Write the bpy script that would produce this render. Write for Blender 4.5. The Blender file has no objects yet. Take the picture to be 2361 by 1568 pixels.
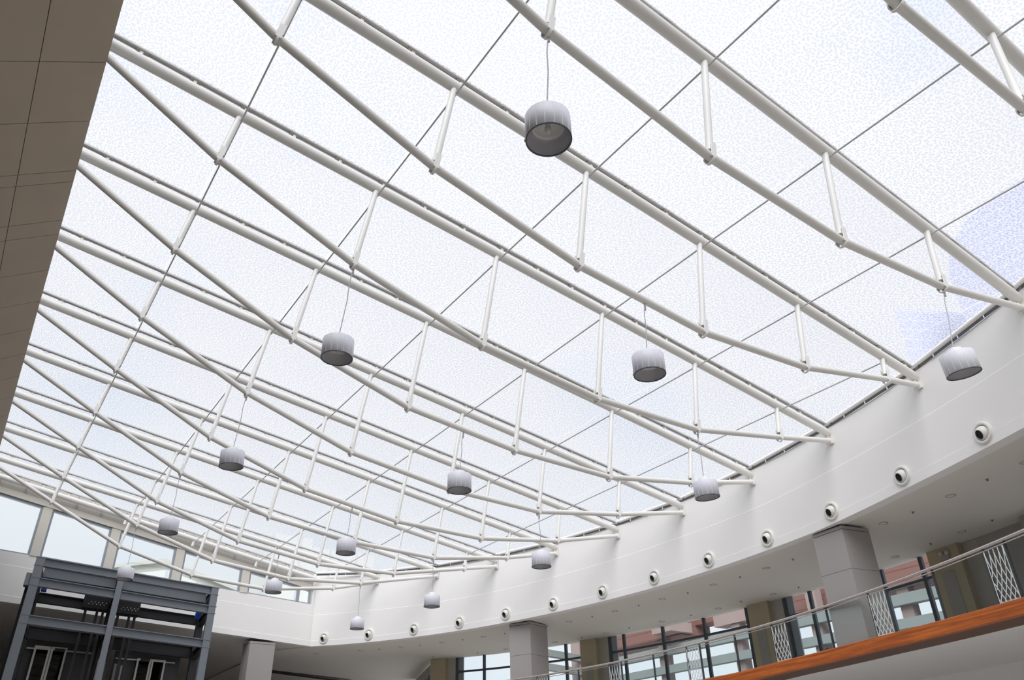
import bpy, bmesh, math, random
from mathutils import Vector as V, Matrix
random.seed(4)
PI = math.pi
col = bpy.context.scene.collection
Z0 = 1.6                                  # eye height above the hall floor
# ------------------------------------------------------------------ materials
def new_mat(name):
    m = bpy.data.materials.new(name); m.use_nodes = True
    nt = m.node_tree; nt.nodes.clear()
    out = nt.nodes.new('ShaderNodeOutputMaterial')
    return m, nt, out
def pbr(name, rgb, rough=.5, metal=0., vary=.05, scale=3., bump=0., spec=.5):
    m, nt, out = new_mat(name)
    b = nt.nodes.new('ShaderNodeBsdfPrincipled')
    b.inputs['Roughness'].default_value = rough; b.inputs['Metallic'].default_value = metal
    b.inputs['Specular IOR Level'].default_value = spec
    tc = nt.nodes.new('ShaderNodeTexCoord'); n = nt.nodes.new('ShaderNodeTexNoise')
    n.inputs['Scale'].default_value = scale; n.inputs['Detail'].default_value = 4
    nt.links.new(tc.outputs['Object'], n.inputs['Vector'])
    mix = nt.nodes.new('ShaderNodeMix'); mix.data_type = 'RGBA'
    mix.inputs['A'].default_value = (*[c * (1 - vary) for c in rgb], 1)
    mix.inputs['B'].default_value = (*[min(1, c * (1 + vary)) for c in rgb], 1)
    nt.links.new(n.outputs['Fac'], mix.inputs['Factor'])
    nt.links.new(mix.outputs['Result'], b.inputs['Base Color'])
    if bump:
        bp = nt.nodes.new('ShaderNodeBump'); bp.inputs['Strength'].default_value = bump
        nt.links.new(n.outputs['Fac'], bp.inputs['Height']); nt.links.new(bp.outputs['Normal'], b.inputs['Normal'])
    nt.links.new(b.outputs[0], out.inputs[0])
    return m
def glass(name, tint, refl=.08, rough=.0):
    m, nt, out = new_mat(name)
    t = nt.nodes.new('ShaderNodeBsdfTransparent'); t.inputs[0].default_value = (*tint, 1)
    g = nt.nodes.new('ShaderNodeBsdfGlossy'); g.inputs['Roughness'].default_value = rough
    lw = nt.nodes.new('ShaderNodeLayerWeight'); lw.inputs['Blend'].default_value = refl
    mx = nt.nodes.new('ShaderNodeMixShader')
    nt.links.new(lw.outputs['Fresnel'], mx.inputs[0]); nt.links.new(t.outputs[0], mx.inputs[1]); nt.links.new(g.outputs[0], mx.inputs[2])
    nt.links.new(mx.outputs[0], out.inputs[0])
    return m
def math_node(nt, op, a, b=None):
    n = nt.nodes.new('ShaderNodeMath'); n.operation = op
    for i, s in enumerate((a, b)):
        if s is None: continue
        if isinstance(s, (int, float)): n.inputs[i].default_value = s
        else: nt.links.new(s, n.inputs[i])
    return n.outputs[0]
def membrane_mat():
    """printed foil: white dots close together, clear film between them, white weld seams across"""
    m, nt, out = new_mat('dotted_foil')
    tc = nt.nodes.new('ShaderNodeTexCoord')
    sep = nt.nodes.new('ShaderNodeSeparateXYZ'); nt.links.new(tc.outputs['Object'], sep.inputs[0])
    flat = nt.nodes.new('ShaderNodeCombineXYZ')
    nt.links.new(sep.outputs[0], flat.inputs[0]); nt.links.new(sep.outputs[1], flat.inputs[1])
    vo = nt.nodes.new('ShaderNodeTexVoronoi'); vo.voronoi_dimensions = '2D'; vo.feature = 'F1'
    vo.inputs['Scale'].default_value = 19.5; vo.inputs['Randomness'].default_value = .85
    nt.links.new(flat.outputs[0], vo.inputs['Vector'])
    ramp = nt.nodes.new('ShaderNodeMapRange'); ramp.inputs['From Min'].default_value = .27; ramp.inputs['From Max'].default_value = .42
    nt.links.new(vo.outputs['Distance'], ramp.inputs['Value'])          # 0 inside a clear dot, 1 on the white print
    x = sep.outputs[0]
    fr = math_node(nt, 'MULTIPLY', math_node(nt, 'ADD', x, 1.46), 1 / 2.86)
    fr = math_node(nt, 'FRACT', fr)
    seam = math_node(nt, 'LESS_THAN', math_node(nt, 'ABSOLUTE', math_node(nt, 'SUBTRACT', fr, .5)), .006)
    white = math_node(nt, 'MAXIMUM', ramp.outputs[0], seam)
    tr = nt.nodes.new('ShaderNodeMix'); tr.data_type = 'RGBA'
    tr.inputs['A'].default_value = (.72, .735, .795, 1); tr.inputs['B'].default_value = (.80, .805, .825, 1)
    nt.links.new(white, tr.inputs['Factor'])
    t = nt.nodes.new('ShaderNodeBsdfTransparent'); nt.links.new(tr.outputs['Result'], t.inputs[0])
    d = nt.nodes.new('ShaderNodeBsdfTranslucent'); d.inputs[0].default_value = (.60, .60, .615, 1)
    f = nt.nodes.new('ShaderNodeMapRange'); f.inputs['To Min'].default_value = .12; f.inputs['To Max'].default_value = .45
    nt.links.new(white, f.inputs['Value'])
    mx = nt.nodes.new('ShaderNodeMixShader')
    nt.links.new(f.outputs[0], mx.inputs[0]); nt.links.new(t.outputs[0], mx.inputs[1]); nt.links.new(d.outputs[0], mx.inputs[2])
    nt.links.new(mx.outputs[0], out.inputs[0])
    return m
def wood_mat():
    m, nt, out = new_mat('orange_wood')
    b = nt.nodes.new('ShaderNodeBsdfPrincipled'); b.inputs['Roughness'].default_value = .45
    uv = nt.nodes.new('ShaderNodeUVMap'); mp = nt.nodes.new('ShaderNodeMapping')
    mp.inputs['Scale'].default_value = (.55, 16, 1)
    nt.links.new(uv.outputs[0], mp.inputs[0])
    n = nt.nodes.new('ShaderNodeTexNoise'); n.inputs['Scale'].default_value = 1.; n.inputs['Detail'].default_value = 7; n.inputs['Roughness'].default_value = .65
    nt.links.new(mp.outputs[0], n.inputs['Vector'])
    r = nt.nodes.new('ShaderNodeValToRGB'); e = r.color_ramp.elements
    e[0].position = .36; e[0].color = (.27, .055, .014, 1); e[1].position = .62; e[1].color = (.62, .165, .026, 1)
    nt.links.new(n.outputs['Fac'], r.inputs[0]); nt.links.new(r.outputs[0], b.inputs['Base Color'])
    nt.links.new(b.outputs[0], out.inputs[0])
    return m
def siding_mat(name, rgb, line, pitch, axis=2):
    m, nt, out = new_mat(name)
    b = nt.nodes.new('ShaderNodeBsdfPrincipled'); b.inputs['Roughness'].default_value = .7
    tc = nt.nodes.new('ShaderNodeTexCoord'); sep = nt.nodes.new('ShaderNodeSeparateXYZ'); nt.links.new(tc.outputs['Object'], sep.inputs[0])
    fr = math_node(nt, 'FRACT', math_node(nt, 'DIVIDE', sep.outputs[axis], pitch))
    k = math_node(nt, 'LESS_THAN', fr, .1)
    mx = nt.nodes.new('ShaderNodeMix'); mx.data_type = 'RGBA'
    mx.inputs['A'].default_value = (*rgb, 1); mx.inputs['B'].default_value = (*line, 1)
    nt.links.new(k, mx.inputs['Factor']); nt.links.new(mx.outputs['Result'], b.inputs['Base Color']); nt.links.new(b.outputs[0], out.inputs[0])
    return m
MT = dict(
    white=pbr('white_plaster', (.90, .885, .865), .8, vary=.012, scale=.8, spec=.2),
    steel=pbr('cream_painted_steel', (.80, .785, .745), .42, vary=.01, scale=2.),
    strut=pbr('white_painted_steel', (.84, .83, .80), .4, vary=.01, scale=2.),
    rail=pbr('aluminium_rail', (.50, .49, .48), .45, metal=.2, vary=.06, scale=5.),
    raildark=pbr('dark_gasket', (.11, .11, .115), .6, vary=.1, scale=5.),
    rod=pbr('grey_rod', (.56, .56, .555), .45, metal=.1, vary=.03),
    cap=pbr('grey_bolt_cap', (.36, .34, .32), .5, vary=.05),
    foil=membrane_mat(),
    lamp=pbr('lilac_white_metal', (.84, .85, .93), .45, metal=.0, vary=.03, scale=6.),
    lampcap=pbr('lamp_cap_white', (.84, .84, .83), .4, vary=.01),
    lampin=pbr('lamp_inside_grey', (.55, .55, .57), .4, metal=.1, vary=.03),
    lampdisc=pbr('lamp_reflector_grey', (.72, .71, .69), .35, metal=.1, vary=.05, scale=9.),
    rim=pbr('dark_rim', (.09, .095, .11), .4, vary=.02),
    cable=pbr('grey_cable', (.45, .46, .5), .5, vary=.03),
    bulb=pbr('frosted_bulb', (.62, .61, .58), .3, vary=.01),
    nozzle=pbr('nozzle_cream', (.78, .77, .72), .4, vary=.01),
    bore=pbr('nozzle_bore_dark', (.02, .021, .024), .6, vary=.05),
    gfloor=pbr('gallery_floor', (.62, .59, .55), .35, vary=.04, scale=.6),
    soffit=pbr('gallery_ceiling', (.80, .765, .71), .85, vary=.015, scale=.5, spec=.2),
    brown=pbr('brown_tile', (.40, .325, .245), .55, vary=.07, scale=1.2),
    joint=pbr('dark_joint', (.02, .022, .022), .8, vary=.02),
    column=pbr('column_grey', (.38, .355, .34), .6, vary=.03, scale=.7),
    khaki=pbr('khaki_paint', (.52, .455, .32), .7, vary=.03, scale=.8),
    door=pbr('grey_door', (.40, .38, .36), .6, vary=.02),
    pier=pbr('pier_grey', (.50, .48, .44), .8, vary=.02),
    frame=pbr('dark_window_frame', (.085, .105, .125), .45, metal=.2, vary=.04),
    framegrey=pbr('grey_window_frame', (.33, .37, .42), .45, metal=.2, vary=.03),
    cream=pbr('cream_mullion', (.70, .66, .59), .55, vary=.01),
    greypanel=pbr('grey_panel', (.42, .40, .38), .6, vary=.03, scale=1.),
    clear=glass('window_glass', (.97, .985, .99), .04),
    glass=glass('balustrade_glass', (.91, .955, .96), .12),
    lattice=pbr('white_frit', (.70, .74, .74), .5, vary=.01),
    hand=pbr('brushed_steel_rail', (.62, .56, .54), .28, metal=.75, vary=.04, scale=9.),
    post=pbr('dark_post', (.05, .055, .06), .4, vary=.03),
    wood=wood_mat(),
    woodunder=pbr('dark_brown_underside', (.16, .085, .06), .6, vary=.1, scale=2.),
    floor=pbr('hall_floor', (.52, .50, .48), .35, vary=.04, scale=.6),
    lift=pbr('blue_grey_steel', (.20, .222, .248), .5, vary=.06, scale=1.5),
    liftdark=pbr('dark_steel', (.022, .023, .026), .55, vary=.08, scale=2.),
    liftwall=pbr('landing_wall', (.055, .056, .06), .6, vary=.05),
    blue=pbr('blue_paint', (.01, .055, .30), .4, vary=.05),
    doorframe=pbr('brushed_door_frame', (.52, .49, .45), .4, metal=.3, vary=.03),
    darkglass=glass('dark_glass', (.30, .31, .32), .2),
    bolt=pbr('pale_bolt', (.7, .7, .68), .4, vary=.02),
    orange=pbr('orange_tape', (.5, .11, .02), .6, vary=.05),
    red=siding_mat('red_brown_boards', (.19, .10, .085), (.13, .06, .05), .45),
    mauve=pbr('mauve_stone', (.30, .235, .225), .8, vary=.05, scale=1.),
    beam=pbr('weathered_green_grey', (.22, .245, .24), .8, vary=.08, scale=1.5),
    gable=siding_mat('pale_green_siding', (.47, .485, .45), (.40, .415, .385), 1.1),
    pale=siding_mat('pale_render', (.58, .605, .59), (.48, .51, .51), 2.2, axis=0),
    tower=siding_mat('lavender_cladding', (.50, .53, .70), (.62, .64, .76), .55),
    dark=pbr('dark_recess', (.03, .03, .03), .8, vary=.05),
)
# ------------------------------------------------------------------ mesh helper
class MB:
    def __init__(s): s.v = []; s.f = []; s.sm = []; s.uv = {}
    def add(s, vs, fs, smooth=False, uv=None):
        o = len(s.v); s.v += [V(p) for p in vs]
        for f in fs:
            s.f.append([i + o for i in f]); s.sm.append(smooth)
        if uv:
            for i, t in enumerate(uv): s.uv[o + i] = t
        return s
    def frame_box(s, c, ax, ay, az):
        """box by centre and three half axes"""
        c, ax, ay, az = V(c), V(ax), V(ay), V(az)
        vs = [c + ax * i + ay * j + az * k for i in (-1, 1) for j in (-1, 1) for k in (-1, 1)]
        return s.add(vs, [(0, 1, 3, 2), (4, 6, 7, 5), (0, 4, 5, 1), (2, 3, 7, 6), (0, 2, 6, 4), (1, 5, 7, 3)])
    def box(s, a, b):
        a, b = V(a), V(b); c = (a + b) / 2; h = (b - a) / 2
        return s.frame_box(c, (h.x, 0, 0), (0, h.y, 0), (0, 0, h.z))
    def bar(s, p, q, w, h, up=(0, 0, 1)):
        """rectangular bar from p to q, h along up"""
        p, q, up = V(p), V(q), V(up); d = q - p; u = d.normalized()
        side = u.cross(up).normalized(); upv = side.cross(u).normalized()
        return s.frame_box((p + q) / 2, d / 2, side * w / 2, upv * h / 2)
    def ibeam(s, p, q, w, h, t=.025, up=(0, 0, 1)):
        p, q, up = V(p), V(q), V(up); u = (q - p).normalized()
        side = u.cross(up).normalized(); upv = side.cross(u).normalized()
        s.bar(p, q, t, h - 2 * t, up)
        s.bar(p + upv * (h / 2 - t / 2), q + upv * (h / 2 - t / 2), w, t, up)
        s.bar(p - upv * (h / 2 - t / 2), q - upv * (h / 2 - t / 2), w, t, up)
        return s
    def tube(s, pts, r, seg=14, caps=True):
        pts = [V(p) for p in pts]; n = len(pts); vs = []; prev = None
        for i, p in enumerate(pts):
            t = (pts[min(i + 1, n - 1)] - pts[max(i - 1, 0)]).normalized()
            if prev is None:
                ref = V((0, 0, 1)) if abs(t.z) < .9 else V((1, 0, 0)); a = t.cross(ref).normalized()
            else:
                a = (prev - t * prev.dot(t)).normalized()
            b = t.cross(a); prev = a
            k = 1.
            if 0 < i < n - 1:
                c = (pts[i] - pts[i - 1]).normalized().dot((pts[i + 1] - pts[i]).normalized()); k = 1 / math.sqrt(max(.3, (1 + c) / 2))
            for j in range(seg):
                an = 2 * PI * j / seg; vs.append(p + (a * math.cos(an) + b * math.sin(an)) * r)
        fs = [(i * seg + j, i * seg + (j + 1) % seg, (i + 1) * seg + (j + 1) % seg, (i + 1) * seg + j) for i in range(n - 1) for j in range(seg)]
        s.add(vs, fs, True)
        if caps:
            s.add(vs[:seg], [tuple(range(seg - 1, -1, -1))]); s.add(vs[-seg:], [tuple(range(seg))])
        return s
    def lathe(s, prof, seg=32, origin=(0, 0, 0), axis=(0, 0, 1), smooth=True):
        """prof: (radius, height) pairs along axis"""
        o, ax = V(origin), V(axis).normalized(); ref = V((0, 0, 1)) if abs(ax.z) < .9 else V((1, 0, 0))
        a = ax.cross(ref).normalized(); b = ax.cross(a); vs = []
        for r, h in prof:
            for j in range(seg):
                an = 2 * PI * j / seg; vs.append(o + ax * h + (a * math.cos(an) + b * math.sin(an)) * r)
        fs = [(i * seg + j, i * seg + (j + 1) % seg, (i + 1) * seg + (j + 1) % seg, (i + 1) * seg + j) for i in range(len(prof) - 1) for j in range(seg)]
        return s.add(vs, fs, smooth)
    def prism(s, poly, d):
        d = V(d); n = len(poly); vs = [V(p) for p in poly] + [V(p) + d for p in poly]
        return s.add(vs, [tuple(range(n - 1, -1, -1)), tuple(range(n, 2 * n))] + [(i, (i + 1) % n, n + (i + 1) % n, n + i) for i in range(n)])
    def sweep(s, rings, closed=True, smooth=False, caps=True):
        """rings of equal length joined one to the next"""
        n = len(rings[0]); vs = [p for r in rings for p in r]; m = n if closed else n - 1
        s.add(vs, [(i * n + j, i * n + (j + 1) % n, (i + 1) * n + (j + 1) % n, (i + 1) * n + j) for i in range(len(rings) - 1) for j in range(m)], smooth)
        if caps and closed:
            s.add(rings[0], [tuple(range(n - 1, -1, -1))]); s.add(rings[-1], [tuple(range(n))])
        return s
    def mesh(s, name, inv=None):
        me = bpy.data.meshes.new(name)
        me.from_pydata([tuple(inv @ p) if inv else tuple(p) for p in s.v], [], s.f)
        me.polygons.foreach_set('use_smooth', s.sm)
        if s.uv:
            l = me.uv_layers.new(name='UVMap')
            for li, lp in enumerate(me.loops): l.data[li].uv = s.uv.get(lp.vertex_index, (0, 0))
        bm = bmesh.new(); bm.from_mesh(me); bmesh.ops.recalc_face_normals(bm, faces=bm.faces); bm.to_mesh(me); bm.free()
        return me
    def build(s, name, mat, parent=None, local=False):
        inv = None
        if parent is not None and not local: inv = ROOT[parent.name].inverted()
        me = s.mesh(name, inv); me.materials.append(MT[mat])
        o = bpy.data.objects.new(name, me); col.objects.link(o)
        o.parent = parent; ROOT[o.name] = ROOT[parent.name] if parent is not None else Matrix.Identity(4)
        return o
ROOT = {}
def tag(o, label, cat, group=None, kind=None):
    o['label'] = label; o['category'] = cat
    if group: o['group'] = group
    if kind: o['kind'] = kind
    return o
def thing(name, label, cat, m=None, loc=None, group=None, kind='thing'):
    o = bpy.data.objects.new(name, None); col.objects.link(o)
    m = m if m is not None else Matrix.Translation(V(loc if loc is not None else (0, 0, 0)))
    o.matrix_world = m; ROOT[o.name] = m.copy(); o.empty_display_size = .2
    return tag(o, label, cat, group, kind)
def inst(src, parent, m=None):
    """another object on the same mesh under a parent"""
    o = src.copy(); col.objects.link(o); o.parent = parent
    if m is not None: o.matrix_basis = m
    ROOT[o.name] = ROOT[parent.name] @ o.matrix_basis
    return o
def struct(mb, name, mat, label, cat):
    return tag(mb.build(name, mat), label, cat, kind='structure')
ORD = ['first', 'second', 'third', 'fourth', 'fifth', 'sixth', 'seventh', 'eighth', 'ninth', 'tenth', 'eleventh', 'twelfth', 'thirteenth', 'fourteenth', 'fifteenth', 'sixteenth']
def interp(t, x):
    if x <= t[0][0]: return t[0][1]
    for (a, u), (b, v) in zip(t, t[1:]):
        if x <= b: return u + (v - u) * (x - a) / (b - a)
    return t[-1][1]
# ------------------------------------------------------------------ measured frame (metres, eye at the origin)
TILT = math.radians(9.1916)               # fall of the roof towards the curved wall
TW = V((1.72307, 7.84075, 10.79783))
RM = Matrix.Translation(TW) @ Matrix.Rotation(TILT, 4, 'Y')
def roof(x, y, z=0.): return RM @ V((x, y, z))
XS = [-.023, 2.746, 5.585, 8.440, 11.305, 14.181]           # strut stations along a truss
YS = [-5.779, -2.930, 0., 2.990, 6.037, 9.076, 12.126, 15.156, 18.186, 21.211, 24.206]   # trusses, nearest the eye first
HS = [[1.32, 2.05, 2.256, 1.767, .95, None], [1.30, 2.046, 2.307, 2.118, 1.422, None], [1.284, 2.019, 2.343, 2.259, 1.68, .642], [1.203, 1.971, 2.373, 2.331, 1.893, .933],
      [1.161, 1.992, 2.436, 2.385, 2.031, 1.149], [1.11, 1.932, 2.406, 2.394, 2.055, 1.173], [1.047, 1.92, 2.391, 2.40, 2.022, 1.20], [1.026, 1.893, 2.322, 2.241, 1.899, 1.032],
      [.978, 1.851, 2.286, 2.235, 1.746, .726], [.984, 1.803, 2.223, 2.082, 1.449, None], [.945, 1.797, 2.082, 1.833, 1.011, None]]
CX, CY, CR = -14.3065, 17.1718, 32.6612                      # the curved wall's plan circle
def arc(a, r, z): a = math.radians(a); return V((CX + (CR + r) * math.cos(a), CY + (CR + r) * math.sin(a), z))
def ang_of(y, r=0.): return math.degrees(math.asin((y - CY) / (CR + r)))
def end_x(yr):                                               # where a truss line meets the wall, in roof metres
    y = yr + TW.y; x = CX + math.sqrt(CR ** 2 - (y - CY) ** 2)
    return (x - TW.x) / math.cos(TILT)
ZB = [(-60, 6.12), (-20, 6.09), (-15, 6.03), (-9, 5.90), (-4, 5.88), (3, 5.86), (12, 5.88), (18, 5.90), (23, 5.94), (27, 5.99), (30.5, 6.05), (33, 6.11), (60, 6.11)]
ZL = [(-60, 7.50), (-21, 7.43), (-13, 7.29), (-6, 7.15), (0, 7.16), (17, 7.13), (24, 7.22), (31, 7.39), (33, 7.44), (60, 7.44)]
ZR = [(-60, 4.42), (-19, 4.30), (-15.7, 4.22), (-11, 4.11), (-6, 4.01), (0, 3.93), (6.7, 3.86), (14, 3.84), (40, 3.84)]
ZG = [(-60, 3.16), (-18, 3.13), (-10.5, 3.08), (-5.4, 3.01), (-3, 2.95), (5, 2.85), (14, 2.80), (40, 2.80)]
zb = lambda a: interp(ZB, a)
zl = lambda a: interp(ZL, a)
zr = lambda a: interp(ZR, a)
zg = lambda a: interp(ZG, a)
GZ = [(-60, 4.9), (-12, 4.9), (-8, 4.85), (-5, 4.98), (-1, 5.15), (3.3, 5.25), (6.4, 5.4), (9.5, 5.5), (12.6, 5.6), (17, 5.67), (24, 5.75), (30, 5.85)]
gr = lambda a: interp(GZ, a)
EW0 = V((13.0, 35.05, 0)); EWM = .06                        # end wall line y = y0 + m (x - x0)
EU = V((1, EWM, 0)).normalized(); EN = V((EWM, -1, 0)).normalized()   # along it, and its normal into the hall
def ew(x, z, off=0.): return V((x, EW0.y + EWM * (x - EW0.x), z)) + EN * off
ewb = lambda x: 6.13 + .0465 * (13.1 - x)                    # bottom edge, ledge, sill, window head, roof line
ewl = lambda x: 7.43 + .046 * (13.0 - x)
ews = lambda x: 7.91 + .046 * (13.0 - x)
ewh = lambda x: 8.50 + .158 * (13.0 - x)
ewr = lambda x: roof(x / math.cos(TILT) - TW.x, 0).z if False else TW.z - (x - TW.x) * math.tan(TILT)
# ------------------------------------------------------------------ roof trusses
N = len(YS)
def rank(j): return N - 1 - j                                # 0 = nearest the clerestory windows
def tname(j): return 'nearest the clerestory windows' if j == N - 1 else '%s counting from the clerestory windows' % ORD[rank(j)]
bracket_src = None
def bracket_mesh():
    b = MB(); b.bar((0, 0, .08), (0, 0, .215), .04, .055, up=(1, 0, 0))
    return b
LOW = []
for j, y in enumerate(YS):
    xe = end_x(y); h = HS[j]
    root = thing('roof_truss', 'white tubular roof truss, ' + tname(j), 'roof truss', RM @ Matrix.Translation((0, y, 0)), group='roof trusses')
    MB().tube([(-2.9, 0, 0), (xe + .06, 0, 0)], .105, 18).build('upper_chord', 'steel', root, True)
    st = [i for i in range(6) if h[i] is not None and XS[i] < xe - .5]
    low = [V((-2.75, 0, -.10))] + [V((XS[i], 0, -h[i])) for i in st] + [V((xe + .05, 0, -.2))]
    LOW.append(low)
    MB().tube(low, .068, 14).build('lower_chord', 'steel', root, True)
    for i in st:
        d = h[i]; x = XS[i]
        s = MB().tube([(x, 0, -.06), (x, 0, -d + .12)], .055, 12).build('strut', 'strut', root, True)
        c = MB()
        for q in (-1, 1): c.frame_box((x, q * .076, -d + .09), (.045, 0, 0), (0, .008, 0), (0, 0, .15))
        ring = []
        for k in range(13):
            an = PI + PI * k / 12; ring.append([(x + dx, rr_ * math.cos(an), -d - .05 + rr_ * math.sin(an)) for dx, rr_ in ((-.02, .074), (.02, .074), (.02, .084), (-.02, .084))])
        c.sweep(ring); c.frame_box((x, 0, -d + .2), (.03, 0, 0), (0, .08, 0), (0, 0, .006))
        c.build('clamp', 'strut', s, True)
        e = MB(); e.lathe([(0, 0), (.05, 0), (.045, .02), (0, .02)], 12, (x, 0, -d + .105)); e.build('end_cap', 'cap', s, True)
    p = MB(); p.frame_box((xe - .03, 0, -.1), (.07, 0, 0), (0, .012, 0), (0, 0, .2)); p.frame_box((xe + .0, 0, -.1), (.015, 0, 0), (0, .1, 0), (0, 0, .22)); p.build('end_plate', 'steel', root, True)
    r = MB()
    for q in (-1, 1): r.bar((-2.9, q * .037, .245), (xe - .05, q * .037, .245), .028, .05)
    r.build('glazing_rail', 'rail', root, True)
    g = MB().bar((-2.9, 0, .25), (xe - .05, 0, .25), .046, .03); g.build('gasket', 'greypanel', root, True)
    k = 0; x = -1.86
    while x < xe - .25:
        if bracket_src is None:
            bracket_src = bracket_mesh().build('bracket', 'nozzle', root, True); bracket_src.location = (x, 0, 0)
            ft = MB(); ft.box((-.10, -.045, .205), (.10, .045, .219)); foot_src = ft.build('bracket_foot', 'cap', bracket_src, True)
        else: inst(foot_src, inst(bracket_src, root, Matrix.Translation((x, 0, 0))))
        x += .943; k += 1
    bt = MB()
    for q in (-1, 1): bt.tube([(xe - .18, q * .12, .06), (xe - .12, q * .2, .20)], .014, 6)
    bt.build('end_bolt', 'raildark', root, True)
# tube along the top of the clerestory, with short stubs where the tie rods end
def lx(x): return ew(x, 0, .3).y - TW.y                      # its line in roof metres (it follows the end wall)
yl0, yl1 = lx(-2.), lx(12.6)
root = thing('roof_edge_tube', 'white round tube running along the top of the clerestory windows', 'tube', RM.copy(), group=None)
pl = lambda x, z=0.: V((x, lx(x * math.cos(TILT) + TW.x), z))
XE = 11.35
MB().tube([pl(-2.9), pl(XE)], .105, 18).build('chord', 'steel', root, True)
for i in range(0, 4):
    x = XS[i] + .03
    MB().tube([pl(x, -.05), pl(x, -.30)], .062, 12).build('stub', 'strut', root, True)
r = MB()
for q in (-1, 1): r.bar(pl(-2.9, .245) + V((0, q * .037, 0)), pl(XE, .245) + V((0, q * .037, 0)), .028, .05)
r.build('glazing_rail', 'rail', root, True)
x = -2.4
while x < XE - .2:
    inst(foot_src, inst(bracket_src, root, Matrix.Translation(pl(x)))); x += .943
# tie rods, one line per row of struts
for i in range(6):
    js = [j for j in range(N) if HS[j][i] is not None and XS[i] < end_x(YS[j]) - .5]
    y0 = YS[js[0]] - (1.2 if js[0] == 0 else 0); y1 = YS[js[-1]]
    if i <= 3: y1 = pl(XS[i]).y
    a, b = roof(XS[i] + .06, y0, -.14), roof(XS[i] + .06, y1, -.14)
    o = thing('tie_rod', 'thin grey tie rod crossing the white trusses, ' + ('nearest the brown tiled bulkhead' if i == 0 else '%s counting from the brown tiled bulkhead' % ORD[i]), 'tie rod', loc=b, group='tie rods under the roof')
    MB().tube([a, b], .016, 8).build('rod', 'rod', o)
    for j in js:
        if j in (js[0], js[-1]) and i == 0: continue
        MB().lathe([(.02, -.05), (.024, -.04), (.024, .04), (.02, .05)], 8, roof(XS[i] + .06, YS[j], -.14), (0, 1, 0)).build('coupler', 'rod', o)
# ------------------------------------------------------------------ translucent cushions between the trusses
lines = [YS[0] - 2.95] + YS
def cushion(p0, p1, e0, e1, ylab, lab):
    """p0, p1: functions x -> roof-frame point on either rail; e0, e1: x where each meets the wall"""
    NU, NV = 40, 12
    b = MB(); vs = []; fs = []
    for iu in range(NU + 1):
        u = iu / NU
        for iv in range(NV + 1):
            v = iv / NV
            x0 = -2.9 + (e0 + 2.9) * u; x1 = -2.9 + (e1 + 2.9) * u
            P = p0(x0).lerp(p1(x1), v)
            P.z = .25 - .16 * 4 * v * (1 - v) * min(1, 6 * u, 6 * (1 - u))
            vs.append(P)
    for iu in range(NU):
        for iv in range(NV):
            k = iu * (NV + 1) + iv; fs.append((k, k + 1, k + NV + 2, k + NV + 1))
    b.add(vs, fs, True)
    o = thing('roof_cushion', lab, 'roof cushion', RM.copy(), group='translucent roof cushions')
    b.build('foil', 'foil', o, True)
    return o
for k in range(len(lines) - 1):
    ya, yb_ = lines[k], lines[k + 1]
    ea = end_x(ya) if ya > -8 else end_x(ya); eb = end_x(yb_)
    j = k - 1
    lab = 'translucent white dotted roof cushion ' + ('beyond the eleventh truss, farthest from the clerestory windows' if k == 0 else 'between the %s and %s trusses from the clerestory windows' % (ORD[rank(k)], ORD[rank(k - 1)]))
    cushion(lambda x, a=ya: V((x, a, .25)), lambda x, a=yb_: V((x, a, .25)), ea, eb, None, lab)
cushion(lambda x: V((x, YS[-1], .25)), lambda x: pl(x, .25), end_x(YS[-1]), XE + .05, None, 'translucent white dotted roof cushion meeting the top of the clerestory windows')
# edge tube and gutter along the curved wall, straight from truss to truss
ends = [roof(end_x(y), y) for y in [YS[0] - 2.95] + YS] + [roof(*pl(XE).xy)]
tt = MB(); gg = MB(); pp = []
UPV = RM.to_3x3() @ V((0, 0, 1))
for a, b in zip(ends, ends[1:]):
    n = V((-(b - a).y, (b - a).x, 0)).normalized()           # into the hall
    tt.tube([a + UPV * .26 + n * .06, b + UPV * .26 + n * .06], .058, 12)
    gg.bar(a + UPV * .185 + n * .03, b + UPV * .185 + n * .03, .03, .07)
    for q in (1, 2, 3): m_ = a.lerp(b, q / 4 + .02); pp.append((m_ + UPV * .13 + n * .055, m_ + UPV * .25 + n * .06))
root = thing('trim_7', 'dark gutter gap with white edge tube between curved wall and roof cushions', 'gutter', loc=ends[5], kind='structure')
tt.build('edge_tube', 'strut', root); gg.build('gutter_back', 'raildark', root)
for p, q in pp: MB().bar(p, q, .022, .022, up=(1, 0, 0)).build('gutter_peg', 'strut', root)
# ------------------------------------------------------------------ curved wall, soffit, end wall
A0, A1 = -34., 33.05
angs = [A0 + (A1 - A0) * k / 96 for k in range(97)]
def wall_top(a):
    """the wall head runs straight from truss end to truss end, just under the gutter"""
    p = arc(a, 0, 0)
    return TW.z - (p.x - TW.x) * math.tan(TILT) + .155
b = MB(); rings = []
for a in angs:
    t, l, z = wall_top(a), zl(a), zb(a)
    rings.append([arc(a, 0, t), arc(a, 0, l + .012), arc(a, -.008, l), arc(a, -.008, z + .232), arc(a, -.022, z + .225), arc(a, -.022, z), arc(a, .3, z), arc(a, .3, t)])
b.sweep(rings)
struct(b, 'wall_right', 'white', 'white curved wall band carrying the row of round air nozzles', 'wall')
b = MB(); rings = []
for a in [A0 + (36.4 - A0) * k / 80 for k in range(81)]:
    z = zb(a) + .015; o_ = gr(a) + .12; rings.append([arc(a, .2, z), arc(a, o_, z), arc(a, o_, z + .3), arc(a, .2, z + .3)])
b.sweep(rings)
struct(b, 'ceiling', 'soffit', 'grey ceiling over the curved gallery with round downlights', 'ceiling')
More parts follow.
